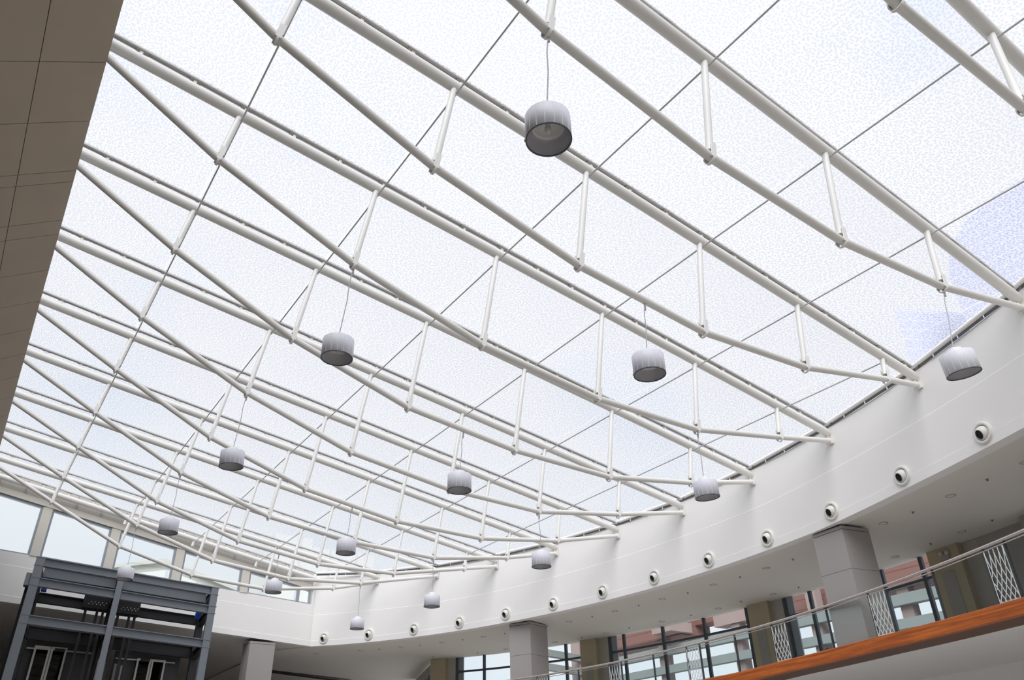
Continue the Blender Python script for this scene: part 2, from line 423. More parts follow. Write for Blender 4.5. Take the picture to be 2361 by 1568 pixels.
# end wall
XW0, XW1 = -7.5, 13.0
b = MB()
def ew_ring(x): return [ew(x, ews(x)), ew(x, ewl(x) + .012), ew(x, ewl(x), .008), ew(x, ewb(x) + .232, .008), ew(x, ewb(x) + .225, .022), ew(x, ewb(x), .022), ew(x, ewb(x), -.3), ew(x, ews(x), -.3)]
b.sweep([ew_ring(x) for x in (XW0, XW1 + .12)])
struct(b, 'wall_back', 'white', 'white end wall band below the clerestory windows', 'wall')
b = MB()                                                     # return of plain wall above, between the last window and the curve
b.prism([ew(12.94, ews(12.94)), ew(13.3, ews(13.3)), ew(13.3, 9.1), ew(12.94, 9.1)], EN * -.3)
struct(b, 'wall_back_corner', 'white', 'narrow white wall strip at the corner beside the last clerestory window', 'wall')
b = MB()                                                     # ceiling behind the end wall
cb = [ew(x, ewb(x) + .02, -.28) for x in (XW0, 13.3)]
b.prism([cb[0], cb[1], V((13.3, 48.8, 6.13)), V((XW0, 48.8, 7.0))], (0, 0, .25))
b.prism([V((12, 36.9, 6.15)), V((19.9, 35.4, 6.15)), V((22.6, 42.8, 6.15)), V((22.6, 48.8, 6.15)), V((12, 48.8, 6.15))], (0, 0, .25))
struct(b, 'ceiling_back', 'soffit', 'dim grey ceiling beyond the end wall', 'ceiling')
# clerestory: header, grey panel, mullions, panes
hd = MB(); hd.sweep([[ew(x, ewh(x) + .03, .06), ew(x, ewh(x) + .25, .06), ew(x, ewh(x) + .25, -.1), ew(x, ewh(x) + .03, -.1)] for x in (XW0, 12.94)])
struct(hd, 'trim_1', 'cream', 'cream sloping head beam over the clerestory windows', 'beam')
gp = MB(); gp.sweep([[ew(x, ewh(x) + .25, -.02), ew(x, ewr(x) + .33, -.02), ew(x, ewr(x) + .33, -.08), ew(x, ewh(x) + .25, -.08)] for x in (XW0, 12.94)])
struct(gp, 'wall_back_upper', 'greypanel', 'grey ribbed panel strip between window head beam and roof', 'wall')
rb = MB()
for k in range(15):
    x = -1.2 + k * .94; rb.frame_box(ew(x, (ewh(x) + .25 + ewr(x) + .3) / 2, -.005), EU * .022, EN * .012, V((0, 0, (ewr(x) + .05 - ewh(x)) / 2)))
rb.build('panel_rib', 'framegrey', bpy.data.objects['wall_back_upper'])
MX = [-1.10, 1.62, 4.22, 6.86, 9.76, 12.9]
for k in range(-1, 5):
    x0 = MX[k] if k >= 0 else -3.9; x1 = MX[k + 1] if k >= 0 else MX[0]
    w = thing('window_%d' % (k + 2), 'clerestory window, ' + ('narrow frame last beside the curved wall' if k == 4 else ORD[4 - k] + ' counting from the curved wall'), 'window', loc=ew((x0 + x1) / 2, ews((x0 + x1) / 2)), group='clerestory windows', kind='structure')
    f = MB(); a0, a1 = x0 + (.17 if k >= 0 else .0), x1 - (.17 if k < 4 else .02); fw = .075
    quad = lambda xa, xb, za, zc: [ew(xa, za(xa), -.02), ew(xb, za(xb), -.02), ew(xb, zc(xb), -.02), ew(xa, zc(xa), -.02)]
    f.prism([ew(a0, ews(a0), -.02), ew(a0 + fw, ews(a0), -.02), ew(a0 + fw, ewh(a0) + .03, -.02), ew(a0, ewh(a0) + .03, -.02)], EN * -.12)
    f.prism([ew(a1 - fw, ews(a1), -.02), ew(a1, ews(a1), -.02), ew(a1, ewh(a1) + .03, -.02), ew(a1 - fw, ewh(a1) + .03, -.02)], EN * -.12)
    f.prism(quad(a0 + fw, a1 - fw, lambda q: ews(q), lambda q: ews(q) + .045), EN * -.12)
    f.prism(quad(a0 + fw, a1 - fw, lambda q: ewh(q) - .06, lambda q: ewh(q) + .03), EN * -.12)
    if k == 4: f.prism([ew(12.22, ews(12.3), -.02), ew(12.34, ews(12.3), -.02), ew(12.34, ewh(12.34), -.02), ew(12.22, ewh(12.22), -.02)], EN * -.12)
    f.build('window_frame', 'framegrey', w)
    g = MB(); g.add([ew(a0 + .05, ews(a0), -.08), ew(a1 - .05, ews(a1), -.08), ew(a1 - .05, ewh(a1), -.08), ew(a0 + .05, ewh(a0), -.08)], [(0, 1, 2, 3)]); g.build('pane', 'clear', w)
    if k < 4:
        m_ = MB(); x = x1
        m_.prism([ew(x - .17, ews(x), .03), ew(x + .17, ews(x), .03), ew(x + .17, ewh(x) + .03, .03), ew(x - .17, ewh(x) + .03, .03)], EN * -.18); m_.build('mullion', 'cream', w)
# ------------------------------------------------------------------ brown tiled bulkhead on the left
E0 = V((-.518, 0, 10.705)); D = V((.8411, 0, .5409)); DN = V((D.z, 0, -D.x))     # edge line, slope direction, normal facing the hall
YJ = [-6., -4.5, -3.0, -1.45, .1, 1.63, 3.16, 4.7, 6.22, 7.75, 9.27, 10.8, 12.33, 13.84, 14.21, 15.6, 16.15, 17.7, 19.2, 20.7, 22.2, 23.7, 25.2, 26.7, 28.2, 29.7, 31.2, 32.7, 34.0]
b = MB(); LW = 8.2
P0 = E0 - D * .0 - DN * .03; Pq = E0 - D * LW - DN * .03
sec = [P0, Pq, V((Pq.x, 0, -Z0)), V((Pq.x - .4, 0, -Z0)), V((Pq.x - .4, 0, 11.9)), V((E0.x - .9, 0, 11.75)), V((E0.x - .06, 0, 10.8))]
b.prism([p + V((0, -6, 0)) for p in sec], (0, 40.2, 0))
lw = struct(b, 'wall_left', 'joint', 'sloping bulkhead clad in brown tiles overhanging the hall', 'wall')
t = MB(); g_ = .008
vj = [0., -1.01, -2.5, -4.0, -5.5, -7.0, -8.2]
for ya, yb_ in zip(YJ, YJ[1:]):
    for va, vb in zip(vj, vj[1:]):
        c = E0 + D * (va + vb) / 2 + V((0, (ya + yb_) / 2, 0)) - DN * .015
        t.frame_box(c, D * ((va - vb) / 2 - (g_ if va else g_ / 2)), V((0, (yb_ - ya) / 2 - g_, 0)), DN * .015)
t.build('cladding_tile', 'brown', lw)
# ------------------------------------------------------------------ pendant lamps
def lamp_parts():
    R, Hh = .262, .35
    body = MB().lathe([(R - .012, 0), (R, 0), (R, Hh - .008), (R - .006, Hh)], 48); body.lathe([(R - .006, Hh), (.12, Hh + .012)], 48)
    for k in range(16):
        an = 2 * PI * k / 16; body.bar((math.cos(an) * R, math.sin(an) * R, .01), (math.cos(an) * R, math.sin(an) * R, Hh - .01), .004, .003, up=(math.cos(an), math.sin(an), 0))
    inner = MB().lathe([(R - .012, .004), (R - .02, Hh * .55), (.20, Hh * .62)], 48)
    disc = MB().lathe([(.20, Hh * .62), (.185, Hh * .5), (.17, Hh * .62), (.09, Hh * .8), (0, Hh * .82)], 40)
    rim = MB().lathe([(R - .014, .006), (R - .014, -.006), (R + .003, -.006), (R + .003, .006), (R - .014, .006)], 48)
    cap = MB().lathe([(.125, Hh + .005), (.125, Hh + .07), (.115, Hh + .085), (.03, Hh + .09), (.03, Hh + .12), (0, Hh + .125)], 32)
    bulb = MB().lathe([(0, .10), (.03, .11), (.045, .15), (.03, .22), (.025, .28)], 16)
    clip = MB()
    for an in (.4, 2.5, 4.6): clip.frame_box((math.cos(an) * R, math.sin(an) * R, .008), (.012, 0, 0), (0, .012, 0), (0, 0, .014))
    return dict(housing=(body, 'lamp'), inner_shade=(inner, 'lampin'), reflector=(disc, 'lampdisc'), rim=(rim, 'rim'), cap=(cap, 'lampcap'), bulb=(bulb, 'bulb'), clip=(clip, 'cap'))
LP = lamp_parts(); LSRC = {}
lamps = [(1, 1, 1.95, -.10, 0), (3, 1, 2.0, -.13, 0), (2, 2.5, 1.49, -.09, 0), (1, 4, 1.85, -.38, .13), (5, 1, 1.87, -.07, .05), (4, 2.5, 1.47, -.08, 0), (3, 4, 1.60, .0, .07), (7, 1, 1.79, -.02, .03),
         (6, 2.5, 1.37, -.07, 0), (5, 4, 1.53, .02, 0), (9, 1, 1.86, .0, 0), (8, 2.5, 1.32, -.02, 0), (7, 4, 1.59, -.01, 0), (9, 4, 1.72, -.01, 0)]
for j, s, drop, dx, tilt in lamps:
    a = int(s); fr = s - a
    hh = HS[j][a] * (1 - fr) + (HS[j][a + 1] * fr if fr else 0); x = XS[a] * (1 - fr) + (XS[a + 1] * fr if fr else 0)
    top = roof(x, YS[j], -hh); base = top + V((dx, 0, -drop))
    where = {1: 'nearer the brown bulkhead', 4: 'nearer the curved wall', 2: 'at mid span'}[a]
    o = thing('pendant_lamp', 'white drum pendant lamp on the %s truss from the clerestory windows, %s' % (ORD[rank(j)], where), 'pendant lamp',
              Matrix.Translation(base) @ Matrix.Rotation(-tilt, 4, 'Y'), group='pendant lamps under the roof')
    for nm, (mb, mt) in LP.items():
        if nm not in LSRC: LSRC[nm] = mb.build(nm, mt, o, True)
        else: inst(LSRC[nm], o)
    c0 = ROOT[o.name] @ V((0, 0, .47)); tp = top + V((0, 0, -.09))
    mid = c0.lerp(tp, .5) + V((.012, 0, 0)); q3 = c0.lerp(tp, .75) + V((-.012, 0, 0))
    MB().tube([c0, mid, q3, tp], .0085, 6).build('cable', 'cable', o)
    hk = MB().tube([tp + V((0, 0, -.12)), tp + V((.01, 0, .02))], .018, 8); hk.build('hook', 'cap', o)
# ------------------------------------------------------------------ air nozzles on the curved wall
NSRC = None
for k in range(14):
    a = 31.8 - 4.21 * k; z = zb(a) + .31
    p = arc(a, -.008, z); nrm = -V((math.cos(math.radians(a)), math.sin(math.radians(a)), 0)); side = V((0, 0, 1)).cross(nrm)
    M = Matrix((side, nrm, (0, 0, 1))).transposed().to_4x4(); M.translation = p
    o = thing('air_nozzle', 'round white air nozzle on the curved wall, ' + ('nearest the corner with the end wall' if k == 0 else '%s counting from the far corner' % ORD[k]), 'air nozzle', M, group='air nozzles on the curved wall')
    if NSRC is None:
        c = MB().lathe([(.232, -.01), (.232, .05), (.222, .062), (.178, .062), (.168, .05), (.168, -.01)], 40, axis=(0, 1, 0)).build('collar', 'nozzle', o, True)
        dv = V((-.22, 1, -.38)).normalized(); cen = V((0, .0, -.0))
        prof = [(.155 * math.sin(t_), .155 * math.cos(t_)) for t_ in [PI * .25 + (PI * .75) * q / 18 for q in range(19)]]
        bl = MB().lathe([(.098, .06), (.1, .125)] + prof, 32, cen, dv).build('ball', 'nozzle', o, True)
        br = MB().lathe([(.1, .118), (.096, .06), (0, .055)], 28, cen, dv).build('bore', 'bore', bl, True)
        NSRC = (c, bl, br)
    else:
        inst(NSRC[0], o); bl = inst(NSRC[1], o); inst(NSRC[2], bl)
# ------------------------------------------------------------------ gallery ceiling fittings
DSRC = None
def downlight(p, lab, grp):
    global DSRC
    o = thing('downlight', lab, 'downlight', loc=p, group=grp)
    if DSRC is None:
        a = MB().lathe([(.125, .02), (.125, -.008), (.10, -.012), (.095, .005), (.085, .012)], 28).build('ring', 'pier', o, True)
        b_ = MB().lathe([(.095, .0), (.085, .012), (.07, .013), (0, .013)], 24).build('recess', 'rim', o, True)
        c = MB().lathe([(.05, .006), (.05, -.004), (.03, -.006), (0, -.006)], 16, (.02, .02, 0)).build('lens', 'lampcap', o, True)
        DSRC = (a, b_, c)
    else:
        for q in DSRC: inst(q, o)
front = [(34.6, 1.75), (30.6, 1.82), (26.9, 1.80), (23.2, 1.77), (19.5, 1.76), (15.8, 1.76), (12.1, 1.73), (8.2, 1.64), (4.3, 1.53), (.4, 1.48), (-3.4, 1.42), (-7.3, 1.25), (-10.9, 1.3), (-14.3, 1.45), (-17.8, 1.5)]
for k, (a, r_) in enumerate(front):
    downlight(arc(a, r_, zb(a) + .014), "round recessed downlight, %s from the far end of the gallery ceiling's front row" % ORD[k], 'front row of ceiling downlights')
rear = [(21.3, 4.93), (17.2, 4.9), (13.0, 4.8), (8.5, 4.62), (4.2, 4.46), (.3, 4.34), (-7.4, 4.12), (-11.1, 3.98)]
for k, (a, r_) in enumerate(rear):
    downlight(arc(a, r_, zb(a) + .014), "round recessed downlight, %s from the far end of the gallery ceiling's rear row" % ORD[k], 'rear row of ceiling downlights')
SSRC = None
def sprinkler(p, lab, grp):
    global SSRC
    o = thing('ceiling_sprinkler', lab, 'sprinkler', loc=p, group=grp)
    if SSRC is None:
        a = MB().lathe([(.042, .01), (.042, -.006), (.016, -.01)], 16).build('plate', 'cap', o, True)
        b_ = MB().lathe([(.012, -.008), (.012, -.028), (.026, -.032), (.026, -.038), (0, -.04)], 12).build('head', 'rim', o, True)
        SSRC = (a, b_)
    else:
        for q in SSRC: inst(q, o)
sf = [(28.9, 1.8), (25.2, 1.78), (21.3, 1.72), (17.6, 1.74), (13.9, 1.7), (10.1, 1.67), (6.2, 1.56), (2.4, 1.54), (-1.5, 1.47), (-5.2, 1.40), (-12.4, 1.39), (-16.1, 1.45)]
for k, (a, r_) in enumerate(sf): sprinkler(arc(a, r_, zb(a) + .014), "small dark sprinkler head, %s from the far end of the gallery ceiling's front row" % ORD[k], 'front row of sprinkler heads')
sr = [(27.5, 4.9), (23.7, 4.93), (14.9, 4.76), (10.9, 4.55), (6.2, 4.49), (2.3, 4.21), (-1.4, 4.3), (-9.5, 3.97), (-12.6, 3.97)]
for k, (a, r_) in enumerate(sr): sprinkler(arc(a, r_, zb(a) + .014), "small dark sprinkler head, %s from the far end of the gallery ceiling's rear row" % ORD[k], 'rear row of sprinkler heads')
# ------------------------------------------------------------------ gallery floor, wood fascia, balustrade
GA = [A0 + (34 - A0) * k / 90 for k in range(91)]
b = MB(); b.sweep([[arc(a, .12, zg(a) - .03), arc(a, 6.4, zg(a) - .03), arc(a, 6.4, zg(a) - .2), arc(a, .12, zg(a) - .2)] for a in GA])
struct(b, 'floor_gallery', 'gfloor', 'gallery floor behind the glass balustrade', 'floor')
b = MB(); n = len(GA)
for k in range(n - 1):
    a0, a1 = GA[k], GA[k + 1]; u0, u1 = math.radians(a0) * CR, math.radians(a1) * CR
    prof = lambda a: [(.16, zg(a) + .012), (-.02, zg(a) + .012), (-.03, zg(a)), (-.03, zg(a) - .27), (.16, zg(a) - .27)]
    p0 = [arc(a0, *q) for q in prof(a0)]; p1 = [arc(a1, *q) for q in prof(a1)]; vv = [-.2, 0., .02, .29, .5]
    for i in range(4): b.add([p0[i], p1[i], p1[i + 1], p0[i + 1]], [(0, 1, 2, 3)], uv=[(u0, vv[i]), (u1, vv[i]), (u1, vv[i + 1]), (u0, vv[i + 1])])
struct(b, 'trim_2', 'wood', 'orange wood fascia along the curved gallery edge', 'fascia')
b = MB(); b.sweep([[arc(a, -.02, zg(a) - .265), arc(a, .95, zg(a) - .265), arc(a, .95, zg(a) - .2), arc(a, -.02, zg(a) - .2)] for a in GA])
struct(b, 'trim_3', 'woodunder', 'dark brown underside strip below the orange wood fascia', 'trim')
b = MB(); b.sweep([[arc(a, .95, zg(a) - .24), arc(a, 6.4, zg(a) - .24), arc(a, 6.4, zg(a) - .2), arc(a, .95, zg(a) - .2)] for a in GA])
struct(b, 'ceiling_lower', 'white', 'pale ceiling under the gallery below the wood fascia', 'ceiling')
bal = thing('balustrade', 'curved glass balustrade with steel handrail above the orange wood fascia', 'balustrade', loc=arc(0, .03, zg(0)))
BA = [-30 + 52 * k / 104 for k in range(105)]
MB().tube([arc(a, .02, zr(a)) for a in BA], .034, 12).build('handrail', 'hand', bal)
b = MB(); b.sweep([[arc(a, .005, zr(a) - .07), arc(a, .035, zr(a) - .07), arc(a, .035, zr(a) - .085), arc(a, .005, zr(a) - .085)] for a in BA]); b.build('top_channel', 'hand', bal)
def panel(a0, a1, mat, name):
    m_ = MB(); am = [a0 + (a1 - a0) * q / 4 for q in range(5)]
    vs = []; fs = []
    for q in am: vs += [arc(q, .02, zg(q) + .015), arc(q, .02, zr(q) - .085)]
    for q in range(4): fs.append((2 * q, 2 * q + 2, 2 * q + 3, 2 * q + 1))
    m_.add(vs, fs); return m_.build(name, mat, bal)
def post(a):
    m_ = MB(); rad_ = V((math.cos(math.radians(a)), math.sin(math.radians(a)), 0)); tan = V((-rad_.y, rad_.x, 0))
    lo, hi = arc(a, .035, zg(a)), arc(a, .035, zr(a) - .03); m_.frame_box((lo + hi) / 2, tan * .013, rad_ * .03, (hi - lo) / 2); return m_.build('post', 'post', bal)
for k in range(-2, 8):
    a = 12.5 - 5.89 * k
    a1, a2, a3 = a - .95, a - 3.42, a - 5.89
    lp = panel(a1 + .03, a - .03, 'glass', 'lattice_panel')
    m_ = MB(); wv = .009
    fl, ft = zg(a) + .02, zr(a) - .09
    def pt(u, v): q = a - .05 - .85 * u; return arc(q, .0, zg(q) + .02 + (zr(q) - .1 - zg(q) - .02) * v)
    segs = [[(0, 0), (0, 1)], [(1, 0), (1, 1)], [(0, 0), (1, 0)]]
    for q in range(-4, 7):                                    # two families of curves, steep at the top and crossing lower down
        up_, dn = [], []
        for s_ in range(17):
            v = s_ / 16; w_ = .62 * (1 - v) ** 1.7
            up_.append((q * .235 + .02 + w_ * .9, v)); dn.append((q * .235 + .5 - w_ * 1.15, v))
        segs += [up_, dn]
    for s_ in segs:
        for (u0, v0), (u1, v1) in zip(s_, s_[1:]):
            if min(u0, u1) < -1e-6 or max(u0, u1) > 1 + 1e-6: continue
            p, q = pt(u0, v0), pt(u1, v1); rad_ = V((math.cos(math.radians(a)), math.sin(math.radians(a)), 0))
            m_.bar(p, q, wv * 1.5, .008, up=rad_)
    m_.build('lattice', 'lattice', lp)
    for u0, u1 in ((a2, a1), (a3, a2)): panel(u0 + .04, u1 - .04, 'glass', 'glass_panel')
    for q in (a, a1, a2): post(q)
# ------------------------------------------------------------------ gallery columns and window wall
def column(p, u, v, z0, z1, lab):
    o = thing('gallery_column', lab, 'column', loc=V((p[0], p[1], z0)) + (V(u) + V(v)) / 2, group='square grey gallery columns')
    P, U, W = V((p[0], p[1], 0)), V(u), V(v); c = P + (U + W) / 2
    m_ = MB(); zj = z0 + (z1 - z0) * .62
    m_.frame_box(c + V((0, 0, (z0 + zj) / 2)), U / 2, W / 2, V((0, 0, (zj - z0) / 2 - .004))); m_.frame_box(c + V((0, 0, (zj + z1 - .1) / 2)), U / 2, W / 2, V((0, 0, (z1 - .1 - zj) / 2 - .004)))
    m_.build('shaft', 'column', o)
    m_ = MB(); m_.frame_box(c + V((0, 0, (z0 + z1) / 2)), U * .49, W * .49, V((0, 0, (z1 - z0) / 2))); m_.build('shadow_joint', 'joint', o)
    m_ = MB(); m_.frame_box(c + V((0, 0, z1 - .05)), U * .5, W * .5, V((0, 0, .04))); m_.build('head', 'column', o)
    return o
column((17.96, 11.27), (.08, .94, 0), (.92, -.17, 0), 3.0, 5.885, 'large grey square column standing nearest on the curved gallery')
column((17.84, 24.89), (-.37, .86, 0), (1.08, .38, 0), 2.8, 5.875, 'grey square column in the middle of the gallery, between bright windows')
column((10.36, 34.80), (1.10, .07, 0), (-.03, .85, 0), -1.6, 6.13, 'pale grey column under the end wall beside the dark lift tower')
pillars = [(27.1, 1.25), (14.5, 1.25), (1.5, 1.35), (-9.95, 1.55)]
def radial_box(m_, a0, a1, r0, r1, z0, z1):
    m_.sweep([[arc(a, r0, z0), arc(a, r1, z0), arc(a, r1, z1), arc(a, r0, z1)] for a in (a0, (a0 + a1) / 2, a1)])
for k, (a, w) in enumerate(pillars):
    g = gr(a); z0, z1 = zg(a) - .03, zb(a) + .012
    o = thing('khaki_pillar', 'khaki painted pillar between the gallery windows, %s' % ('nearest the far corner' if k == 0 else ORD[k] + ' counting from the far corner'), 'pillar', loc=arc(a + w / 2, g, z0), group='khaki pillars between gallery windows')
    m_ = MB(); radial_box(m_, a, a + w, g - .25, g + .3, z0, z1); m_.build('shaft', 'khaki', o)
    m_ = MB(); radial_box(m_, a + w * .30, a + w * .72, g - .265, g - .24, z0 + .1, z0 + 2.2); m_.build('door_panel', 'door', o)
    m_ = MB(); radial_box(m_, a - .72, a, g - .02, g + .3, z0, z1); m_.build('pier', 'pier', o)
# emergency sign box on the nearest pillar
a = -9.3; o = thing('wall_light', 'small grey twin light box high on the nearest khaki pillar', 'emergency light', loc=arc(a, gr(a) - .28, zb(a) - .3))
m_ = MB(); radial_box(m_, a - .2, a + .2, gr(a) - .30, gr(a) - .25, zb(a) - .36, zb(a) - .2); m_.build('box', 'greypanel', o)
m_ = MB()
for q in (-.15, .15): m_.lathe([(.06, -.03), (.06, .03), (0, .04)], 14, arc(a + q, gr(a) - .31, zb(a) - .17), -V((math.cos(math.radians(a)), math.sin(math.radians(a)), .3))); 
m_.build('lamp_head', 'bulb', o)
bays = [(26.4, 15.75, [24.0, 20.7, 17.2]), (13.75, 2.9, [12.55, 9.5, 6.4, 3.25]), (.75, -8.4, [-1.0, -3.3, -5.5, -7.75]), (-13.2, -17.6, [-13.3, -15.2, -17.2])]
for k, (a0, a1, mull) in enumerate(bays):
    am = (a0 + a1) / 2; w = thing('window_%d' % (k + 7), 'tall gallery window bay, %s counting from the far corner' % ORD[k], 'window', loc=arc(am, gr(am), zg(am)), group='gallery window bays', kind='structure')
    for a in mull:
        m_ = MB(); g = gr(a); hw = .085; radial_box(m_, a - hw, a + hw, g - .03, g + .07, zg(a), zb(a) + .02); m_.build('mullion', 'frame', w)
    m_ = MB(); radial_box(m_, a0 - .2, a0, gr(a0) - .04, gr(a0) + .1, zg(a0), zb(a0) + .02); m_.build('side_frame', 'frame', w)
    m_ = MB(); radial_box(m_, a0 - .62, a0 - .2, gr(a0) + .0, gr(a0) + .06, zg(a0), zb(a0) + .02); m_.build('side_panel', 'framegrey', w)
    seq = [a0 + (a1 - a0) * q / 14 for q in range(15)]
    zt = lambda q: zb(q) - .62
    m_ = MB(); m_.sweep([[arc(q, gr(q) - .03, zt(q) - .04), arc(q, gr(q) + .07, zt(q) - .04), arc(q, gr(q) + .07, zt(q) + .04), arc(q, gr(q) - .03, zt(q) + .04)] for q in seq]); m_.build('transom', 'frame', w)
    m_ = MB(); m_.sweep([[arc(q, gr(q) + .03, zg(q)), arc(q, gr(q) + .03, zb(q))] for q in seq], closed=False); m_.build('pane', 'clear', w)
# dark lowered beam at the near end of the gallery ceiling
b = MB(); b.sweep([[arc(a, 3.9 + (a + 20) * .08, zb(a) - .32), arc(a, 5.2, zb(a) - .32), arc(a, 5.2, zb(a) + .02), arc(a, 3.9 + (a + 20) * .08, zb(a) + .02)] for a in (-24, -20, -16, -13.2)])
struct(b, 'trim_4', 'greypanel', 'dark lowered ceiling box over the nearest gallery window bay', 'ceiling box')
b = MB(); b.sweep([[arc(a, .35, zg(a) - .03), arc(a, 6.4, zg(a) - .03), arc(a, 6.4, zb(a) + .01), arc(a, .35, zb(a) + .01)] for a in (-27.5, -27)])  # unseen cross wall, added to keep sun and sky from behind off the gallery
struct(b, 'wall_gallery_blocker', 'greypanel', 'added unseen cross wall blocking light at the near end of the gallery', 'wall')
b = MB()
for a_, c_ in ((-10.65, -13.1), (-17.7, -27.2)): radial_box(b, c_, a_, 4.85, 5.1, 2.9, 6.1)
struct(b, 'wall_gallery_outer', 'greypanel', 'dark grey outer wall at the near end of the gallery', 'wall')
b = MB(); b.box((-8, -9.3, -1.6), (24, -9.0, 11.5)); struct(b, 'wall_front', 'column', 'plain grey wall closing the hall behind the viewer', 'wall')
# far corner: window head band and glazing running away, dark slot in the ceiling
b = MB(); b.prism([V((19.7, 35.6, 6.03)), V((22.4, 42.7, 6.1)), V((22.4, 42.7, 5.55)), V((19.7, 35.6, 5.48))], (.12, -.05, 0))
struct(b, 'trim_5', 'pier', 'pale head band over the far corner glazing', 'trim')
w = thing('window_11', 'far corner window running away beyond the first khaki pillar', 'window', loc=(21, 39, 2.8), kind='structure')
for q in range(6):
    t_ = q / 5; p = V((19.7, 35.6, 0)).lerp(V((22.4, 42.7, 0)), t_); MB().bar(p + V((0, 0, 2.6)), p + V((0, 0, 5.55)), .12, .12, up=(1, 0, 0)).build('mullion', 'frame', w)
MB().bar((19.7, 35.6, 5.42), (22.4, 42.7, 5.48), .12, .14).build('transom', 'frame', w)
MB().add([(19.75, 35.6, 2.6), (22.45, 42.7, 2.6), (22.45, 42.7, 5.5), (19.75, 35.6, 5.5)], [(0, 1, 2, 3)]).build('pane', 'clear', w)
b = MB(); b.bar((13.0, 42.4, 6.09), (19.2, 44.3, 6.02), .42, .03)
struct(b, 'trim_6', 'dark', 'dark linear slot in the ceiling beyond the corner', 'ceiling slot')
b = MB(); b.box((-8, 48.6, -1.6), (17, 48.9, 7.2)); b.box((-8.2, 34.3, -1.6), (-7.7, 48.6, 8.)); b.box((17, 48.6, -1.6), (23, 48.9, 6.3)); struct(b, 'wall_back_far', 'greypanel', 'dim grey wall far behind the end wall opening', 'wall')
b = MB(); b.sweep([[arc(a, 5.4, -1.6), arc(a, 5.6, -1.6), arc(a, 5.6, zg(a) - .2), arc(a, 5.4, zg(a) - .2)] for a in GA]); struct(b, 'wall_right_lower', 'white', 'white lower wall under the gallery', 'wall')
b = MB(); b.prism([ew(XW0, 2.6, -.35), ew(12.6, 2.6, -.35), V((17.5, 40.5, 2.6)), V((24, 44, 2.6)), V((24, 48.6, 2.6)), V((XW0, 48.6, 2.6))], (0, 0, .17)); struct(b, 'floor_back', 'column', 'upper floor behind the lift tower', 'floor')
b = MB(); b.box((-12, -9, -1.75), (24, 49, -1.6)); struct(b, 'floor', 'floor', 'pale hall floor', 'floor')
# ------------------------------------------------------------------ lift tower
LU = V((1, .12, 0)).normalized(); LV = V((.1, 1, 0)).normalized(); L0 = V((1.53, 30.68, 0))
def lt(u, v, z): return L0 + LU * u + LV * v + V((0, 0, z))
tw_ = thing('lift_tower', 'dark blue grey steel lift tower with two bays before the end wall', 'lift tower', loc=lt(3.2, 1.3, -1.6))
def lcol(u, v, z1, w=.27, d=.3, name='column', mat='lift'):
    m_ = MB(); m_.frame_box(lt(u, v - d / 2 + .012, (z1 - 1.6) / 2), LU * w / 2, LV * .012, V((0, 0, (z1 + 1.6) / 2))); m_.frame_box(lt(u, v + d / 2 - .012, (z1 - 1.6) / 2), LU * w / 2, LV * .012, V((0, 0, (z1 + 1.6) / 2)))
    m_.frame_box(lt(u, v, (z1 - 1.6) / 2), LU * .012, LV * (d / 2 - .024), V((0, 0, (z1 + 1.6) / 2))); return m_.build(name, mat, tw_)
UC, UE = 2.80, 6.36
ztop = lambda u: 7.50 - .030 * u
for u in (.14, UC, UE - .14):
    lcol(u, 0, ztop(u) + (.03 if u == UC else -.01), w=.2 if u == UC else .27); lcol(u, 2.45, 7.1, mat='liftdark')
def lbeam(u0, v0, u1, v1, z0, z1, mat='lift', hgt=.28, wd=.2):
    m_ = MB(); m_.ibeam(lt(u0, v0, z0), lt(u1, v1, z1), wd, hgt); m_.build('crossbeam', mat, tw_)
for dz, sl in ((-.14, .030), (-.80, .034), (-2.0, .035)):
    for u0, u1 in ((.0, UC - .1), (UC + .1, UE)):
        lbeam(u0, -.06, u1, -.06, 7.50 + dz - sl * u0, 7.50 + dz - sl * u1)
for dz in (-.14, -.80, -2.0):                                 # side beams running back
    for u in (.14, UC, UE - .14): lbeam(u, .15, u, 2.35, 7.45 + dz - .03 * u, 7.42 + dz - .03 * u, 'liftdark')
for u0, u1 in ((.28, UC - .1), (UC + .1, UE - .28)):
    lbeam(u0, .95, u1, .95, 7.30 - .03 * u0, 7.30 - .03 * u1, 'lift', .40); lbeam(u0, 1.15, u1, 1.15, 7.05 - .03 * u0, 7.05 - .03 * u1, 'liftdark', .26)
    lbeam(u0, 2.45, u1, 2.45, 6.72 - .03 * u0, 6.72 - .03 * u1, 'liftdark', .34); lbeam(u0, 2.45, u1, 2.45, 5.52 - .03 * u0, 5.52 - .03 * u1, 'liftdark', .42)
def lbox(u0, u1, v0, v1, z0, z1, name, mat, parent=None):
    m_ = MB(); m_.frame_box(lt((u0 + u1) / 2, (v0 + v1) / 2, (z0 + z1) / 2), LU * (u1 - u0) / 2, LV * (v1 - v0) / 2, V((0, 0, (z1 - z0) / 2))); return m_.build(name, mat, parent or tw_)
for u0, u1, z0, z1 in ((1.78, 2.66, 6.42, 7.0), (2.92, 3.78, 6.36, 6.9)):          # winch housings with rows of bolts
    bx = lbox(u0, u1, 1.7, 2.25, z0, z1, 'winch_housing', 'liftdark')
    m_ = MB()
    for q in range(5):
        for r_ in (0, 1):
            m_.lathe([(.018, 0), (.018, .012), (0, .014)], 8, lt(u0 + .2 + q * .13 + r_ * .065, 1.7, z0 + .14 + r_ * .07), -LV)
    m_.build('bolt', 'bolt', bx)
    for q in (.1, .5, .7): lbox(u0 + q, u0 + q + .09, 1.85, 2.0, -1.6, z0, 'guide_rail', 'liftdark')
lbox(1.72, 1.82, 1.66, 1.72, 6.92, 7.02, 'tape', 'orange')
